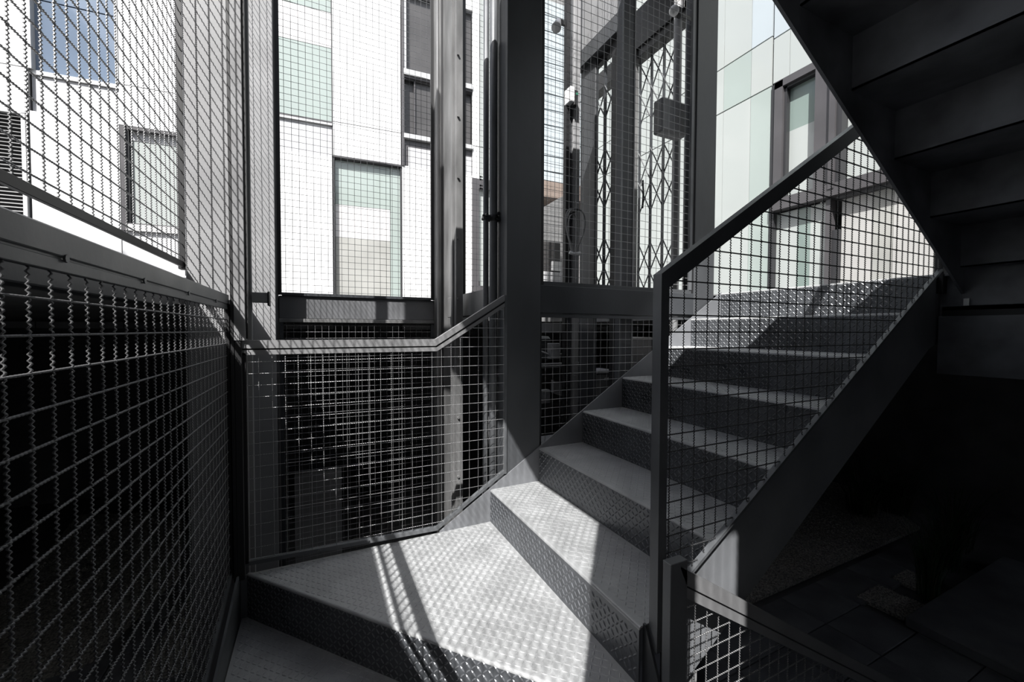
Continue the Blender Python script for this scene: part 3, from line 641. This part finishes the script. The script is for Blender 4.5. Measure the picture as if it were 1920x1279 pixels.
# ---------------------------------------------------------------- lower guard (plane Y = .815)
t = thing('guard_rail', 'lower guard sloping down to the right in front of the newel, partly sunlit', 'guard rail')
box('newel_post', 'rail', t, 0.866, 0.930, 0.800, 0.830, -1.9, -0.640, .0015)
h2 = lambda x: -0.671-(x-0.92)*0.636
flatbar(MB(), [(0.900, -0.652), (3.3, h2(3.3)), (3.3, h2(3.3)-.038), (0.928, h2(0.928)-.038)], 0.800, 0.826, 'y').build('top_rail', 'raillit', t)
flatbar(MB(), [(0.928, h2(0.928)-.038), (3.3, h2(3.3)-.038), (3.3, h2(3.3)-.044), (0.928, h2(0.928)-.044)], 0.808, 0.822, 'y').build('rail_groove', 'black', t)
flatbar(MB(), [(0.928, h2(0.928)-.044), (3.3, h2(3.3)-.044), (3.3, h2(3.3)-.074), (0.928, h2(0.928)-.074)], 0.802, 0.824, 'y').build('frame', 'raillit', t)
wire_panel(t, 'y', 0.815, 0.93, 2.6, lambda u: h2(u)-0.80, lambda u: h2(u)-.072, 0.9795, -0.841, waves=6, ring=4, k=4)
flatbar(MB(), [(0.928, h2(0.928)-.80), (3.3, h2(3.3)-.80), (3.3, h2(3.3)-.82), (0.928, h2(0.928)-.82)], 0.805, 0.825, 'y').build('bottom_frame', 'rail', t)

# ---------------------------------------------------------------- upper flight seen from below
U_ = thing('staircase', 'upper flight overhead, seen from below as dark risers and treads', 'staircase')
for j in range(8):
    x = 2.605-0.3075*j; z = 0.288+0.183*j
    if j < 7: box('riser', 'under', U_, x, x+.006, -0.33, 0.79, z, z+0.183, 0)
    x2 = min(x+0.3075+.006, 2.66)
    box('tread', 'under', U_, x, x2, -0.33, 0.79, z, z+.006, 0)
ub = lambda x: 1.003-0.592*(x-1.252)
flatbar(MB(), [(0.45, ub(0.45)), (2.655, ub(2.655)), (2.66, ub(2.66)+.36), (0.45, ub(0.45)+.34)], 0.790, 0.800, 'y').build('stringer', 'under', U_)
flatbar(MB(), [(0.45, ub(0.45)), (2.655, ub(2.655)), (2.66, ub(2.66)+.36), (0.45, ub(0.45)+.34)], -0.34, -0.33, 'y').build('stringer', 'under', U_)
# winders of the upper turn (overhead, out of the frame, they shade the steps)
box('winder_plate', 'under', U_, -0.30, 0.47, -0.28, 0.80, 1.60, 1.61); box('winder_plate', 'under', U_, -0.30, 0.84, 0.80, 2.02, 1.80, 1.81)
box('edge_plate', 'under', U_, -0.34, -0.30, -0.28, 2.02, 1.79, 2.14); box('winder_riser', 'under', U_, -0.30, 0.84, 0.795, 0.805, 1.60, 1.81)
for j in range(7):
    x = X1+j*GO; z = 1.99+j*RISE
    box('tread', 'under', U_, x, x+GO, 0.9, 2.03, z, z+.006); box('riser', 'under', U_, x, x+.006, 0.9, 2.03, z-RISE, z)

# ================================================================ LIFT SHAFT CONTENTS
t = thing('guide_rail', 'light grey guide rail inside the lift shaft beside the glass strip', 'rail')
box('rail_body', 'pale', t, 1.735, 1.795, 2.58, 2.64, -2.7, 4.2, .002); box('rail_lip', 'black', t, 1.672, 1.70, 2.58, 2.62, -2.7, 4.2); box('rail_lip', 'column', t, 1.70, 1.735, 2.60, 2.63, -2.7, 4.2)
t = thing('lift_doorway', 'dark steel door frame of the lift with a sloping light lintel', 'door frame')
box('jamb', 'column', t, 1.90, 1.93, 2.535, 2.726, -2.7, 3.6, .002); box('jamb', 'black', t, 1.90, 1.93, 2.25, 2.352, -2.7, 3.6, .002)
box('lintel', 'pale', t, 1.86, 1.90, 2.20, 2.74, 2.16, 2.62, .002); box('lintel_edge', 'column', t, 1.86, 1.96, 2.20, 2.74, 2.04, 2.16, .002)
t = thing('steel_column', 'dark lift car post in the middle of the lift shaft', 'column')
box('shaft', 'column', t, 1.825, 1.925, 2.15, 2.20, -2.7, 4.2, .002); box('edge_strip', 'pale', t, 1.925, 1.935, 2.145, 2.155, -2.7, 4.2); box('edge_strip', 'rail', t, 1.822, 1.832, 2.14, 2.15, -2.7, 4.2)
def gate(name, label, X, ya, yb, z0, z1, nb, dia, handle=False):
    t = thing(name, label, 'gate')
    ys = [ya+(yb-ya)*i/nb for i in range(nb+1)]
    for y in ys:
        box('upright', 'steel', t, X-.008, X+.008, y-.009, y+.009, z0, z1)
    H = dia; n = int((z1-z0)/H)
    for i in range(nb):
        for q in range(n):
            if q % 3 == 2: continue
            za = z0+q*H; zb = za+H
            MB().tube([(X-.010, ys[i], za), (X-.010, ys[i+1], zb)], .0055, 5).build('lattice_bar', 'steel', t)
            MB().tube([(X+.010, ys[i], zb), (X+.010, ys[i+1], za)], .0055, 5).build('lattice_bar', 'steel', t)
    if handle:
        y = yb-0.06; z = 1.22
        MB().tube([(X-.02, y, z+.10), (X-.06, y-.05, z+.12), (X-.06, y-.06, z), (X-.06, y-.05, z-.12), (X-.02, y, z-.10)], .009, 8).build('handle', 'black', t, smooth=True)
    for zz in (z0, z1): box('track', 'black', t, X-.02, X+.02, ya, yb, zz-.02, zz+.02)
    return t
gate('scissor_gate', 'narrow folding lattice gate in the lift doorway', 1.945, 2.352, 2.60, 0.28, 2.02, 2, 0.22)
gate('scissor_gate', 'wider folding lattice gate with a handle, right of the lift post', 2.70, 2.50, 2.93, 0.28, 2.50, 3, 0.27, True)
t = thing('lift_lintel', 'black lintel above the wider lattice gate', 'lintel')
box('header', 'black', t, 2.60, 2.68, 2.35, 2.95, 2.52, 2.86, .002); box('header', 'column', t, 2.3, 2.36, 2.2, 2.95, 2.9, 3.3, .002); box('jamb', 'guide', t, 2.60, 2.64, 2.885, 2.93, 0.2, 2.8, .002)
t = thing('service_pipe', 'pale grey service pipe in front of the right column', 'pipe')
MB().tube([(2.478, 2.295, -2.6), (2.478, 2.295, 4.0)], 0.030, 14).build('pipe', 'pale', t, smooth=True)
t = thing('service_pipe', 'darker service pipe in the right corner of the lift shaft', 'pipe')
MB().tube([(2.60, 2.295, -2.6), (2.60, 2.295, 4.0)], 0.028, 14).build('pipe', 'column', t, smooth=True)
t = thing('junction_box', 'grey junction box on the service pipes', 'box')
box('body', 'pale', t, 2.20, 2.44, 2.17, 2.26, 1.41, 1.65, .012); box('lid', 'pale', t, 2.21, 2.43, 2.163, 2.172, 1.42, 1.64, .003)
for z in (0.48, 2.36):
    t = thing('pipe_clamp', 'black pipe clamp %s the junction box' % ('below' if z < 1 else 'above'), 'clamp')
    box('strap', 'black', t, 2.43, 2.62, 2.258, 2.264, z-.02, z+.02, .003); MB().tube([(2.43, 2.24, z), (2.43, 2.258, z)], .012, 8).build('bolt', 'rubber', t)
t = thing('bulkhead_lamp', 'round white lamp at the top right of the lift shaft', 'lamp')
bm = bmesh.new(); bmesh.ops.create_uvsphere(bm, u_segments=20, v_segments=12, radius=0.035, matrix=Matrix.Translation((2.335, 2.20, 2.30)))
me = bpy.data.meshes.new('globe'); bm.to_mesh(me); bm.free(); me.shade_smooth(); link('globe', me, 'white', t)
box('mount', 'black', t, 2.36, 2.40, 2.18, 2.22, 2.27, 2.33, .003)
t = thing('spot_lamp', 'small white spotlight at the top left of the lift shaft', 'lamp')
MB().tube([(1.625, 2.62, 2.28), (1.60, 2.60, 2.23), (1.58, 2.58, 2.19)], .03, 14, radii=[.018, .030, .036]).build('head', 'white', t, smooth=True)
box('arm', 'black', t, 1.62, 1.68, 2.61, 2.63, 2.26, 2.29)
t = thing('limit_switch', 'small white and black switch box with green light on the guide rail', 'switch')
box('body', 'white', t, 1.665, 1.705, 2.52, 2.60, 1.66, 1.77, .004); box('cover', 'rubber', t, 1.70, 1.735, 2.52, 2.56, 1.64, 1.75, .004); box('indicator', 'led', t, 1.715, 1.728, 2.514, 2.521, 1.715, 1.73)
t = thing('cable_loop', 'coiled grey cable hanging in loops on the guide rail', 'cable')
cx, cy, cz = 1.70, 2.50, 0.56
for k_, (wx, hz, ox) in enumerate(((0.055, 0.32, -0.030), (0.085, 0.33, 0.025), (0.040, 0.29, 0.0))):
    pts = []
    for i in range(33):
        a = 2*PI*i/32; q = (1-math.cos(a))/2
        pts.append((cx+ox*q+wx*math.sin(a)*q**0.7*1.25+0.012*math.cos(a/2), cy+0.012*k_, cz+hz*q))
    MB().tube(pts, .0055, 6).build('cable', 'cable', t, smooth=True)
box('hook', 'black', t, 1.70, 1.72, 2.49, 2.60, 0.865, 0.885, .002)
MB().tube([(1.655, 2.50, 0.565), (1.69, 2.495, 0.555), (1.72, 2.495, 0.56), (1.745, 2.50, 0.568)], .012, 8).build('tie', 'white', t, smooth=True)
# items behind the shaft at ground level
t = thing('storage_cage', 'white wire cage with boxes at the back of the lift shaft', 'cage')
box('crate', 'ppanel', t, 2.15, 2.42, 3.75, 3.95, 0.262, 0.62, .004); box('crate', 'darkg', t, 2.17, 2.40, 3.80, 3.95, 0.62, 0.95, .004); box('lid', 'wpanel', t, 2.28, 2.40, 3.77, 3.80, 0.64, 0.74)
t = thing('dark_canopy', 'dark sloping canopy panel behind the lift shaft', 'canopy')
MB().prism([(1.95, 4.4, 1.15), (2.9, 4.4, 1.75), (2.9, 4.4, 0.3), (1.95, 4.4, 0.3)], (0, 0.05, 0)).build('panel', 'conc', t)

# machinery below the lift
t = thing('lift_machinery', 'grey steel machine frame in the pit behind the lower mesh', 'machine')
box('crossbar', 'pale', t, 1.42, 2.05, 2.75, 2.81, -0.02, 0.055, .003); box('post', 'pale', t, 1.98, 2.05, 2.72, 2.79, -1.15, 0.06, .003)
box('shelf', 'pale', t, 1.42, 1.98, 2.78, 2.83, -0.30, -0.265, .003); box('post', 'pale', t, 1.86, 1.90, 2.85, 2.89, -0.27, 0.0, .002)
box('crossbar', 'pale', t, 1.42, 1.62, 2.70, 2.75, -0.56, -0.46, .003); box('deck', 'pale', t, 1.40, 1.98, 2.55, 3.2, -1.0, -0.96, .003)
MB().prism([(1.70, 2.78, -0.40), (1.97, 2.78, -0.50), (1.97, 2.78, -0.60), (1.70, 2.78, -0.50)], (0, .04, 0)).build('brace', 'pale', t)
box('motor', 'steel', t, 1.55, 1.75, 2.9, 3.15, -0.25, -0.05, .02); MB().tube([(1.5, 2.70, -0.15), (1.64, 2.70, -0.20), (1.78, 2.72, -0.18), (1.88, 2.75, -0.10)], .008, 6).build('hose', 'cable', t, smooth=True)
box('bracket', 'pale', t, 1.60, 1.68, 2.66, 2.72, -0.22, -0.10, .004); box('skid', 'column', t, 1.40, 1.98, 2.6, 3.2, -1.25, -1.0, .01)
t = thing('toolbox', 'pale metal box stacked behind the machine frame', 'box')
box('body', 'guide', t, 2.32, 2.52, 3.05, 3.25, -0.62, -0.40, .01); box('lid', 'pale', t, 2.32, 2.52, 3.03, 3.25, -0.40, -0.37, .005); box('handle', 'alu', t, 2.40, 2.45, 3.02, 3.03, -0.46, -0.44)
t = thing('cabinet', 'light grey cabinet standing low behind the lower mesh', 'cabinet')
box('body', 'pale', t, 2.22, 2.46, 2.5, 2.7, -0.80, -0.07, .004); box('top', 'alu', t, 2.21, 2.47, 2.49, 2.71, -0.07, -0.055, .002)
t = thing('steel_column', 'thin dark post in the pit behind the lower mesh', 'column')
box('shaft', 'column', t, 2.10, 2.14, 2.5, 2.54, -2.6, 0.09, .002); box('shaft', 'rail', t, 1.90, 1.905, 2.2, 2.26, -2.6, 0.09)
# leaning board in the open shaft
t = thing('leaning_board', 'thin pale board leaning inside the open shaft', 'board')
MB().prism([(0.975, 2.38, -0.38), (0.985, 2.38, -0.38), (0.935, 2.32, -1.25), (0.905, 2.32, -1.25)], (0, 0.02, 0)).build('board', 'pale', t)
t = thing('grey_panel', 'dark grey concrete panel standing behind the back guard', 'panel')
box('panel', 'conc', t, -0.20, 0.20, 4.2, 4.3, ZF, -1.35)
t = thing('concrete_pier', 'dark concrete pier in the undercroft at the far left', 'pier')
box('pier', 'concl', t, -3.6, -2.95, 3.9, 4.3, ZF, 0.09)
t = thing('steel_stub', 'grey stub post behind the lower guard mesh, lit by the sun', 'post')
box('post', 'pale', t, 1.29, 1.40, 1.15, 1.24, ZF, -1.19, .01); box('strap', 'alu', t, 1.402, 1.41, 1.16, 1.22, -1.5, -1.25)

# ---------------------------------------------------------------- grasses
def grass(x, y, h, n, label, sp=0.10, lean=0.35):
    t = thing('ornamental_grass', label, 'plant', group='grasses at the foot of the stairs')
    mb = MB(); ms = MB()
    for i in range(n):
        a = random.random()*2*PI; r0 = random.random()*sp; L = h*random.uniform(.55, 1.0); ln = lean*random.uniform(.3, 1.2)
        b = Vector((x+r0*math.cos(a), y+r0*math.sin(a), ZF+.005)); pts = []
        for q in range(5):
            s_ = q/4; pts.append(b+Vector((math.cos(a)*ln*L*s_**1.8, math.sin(a)*ln*L*s_**1.8, L*(s_-0.28*s_**3))))
        sd = Vector((-math.sin(a), math.cos(a), 0)); vs = []; w0 = random.uniform(.004, .008)
        for q, p in enumerate(pts): ww = w0*(1-q/4.3); vs += [p-sd*ww, p+sd*ww]
        (ms if i % 9 == 0 else mb).add(vs, [(2*q, 2*q+1, 2*q+3, 2*q+2) for q in range(4)])
    mb.build('blades', 'leaf', t, kind='stuff'); ms.build('stems', 'stem', t, kind='stuff')
grass(5.62, 1.86, 1.15, 160, 'clump of tall dark grass beside the two small gravel squares', .09, .28)
grass(7.4, 3.2, 1.3, 220, 'spreading dark grass at the back edge of the broad gravel bed, left one', .2, .7)
grass(7.9, 3.0, 1.2, 200, 'spreading dark grass at the back edge of the broad gravel bed, middle one', .2, .6)
grass(6.6, 2.05, 1.0, 140, 'low dark grass between the clump and the stone platform', .15, .5)
grass(7.3, 2.2, 1.2, 160, 'dark grass farthest right behind the stone platform', .2, .5)
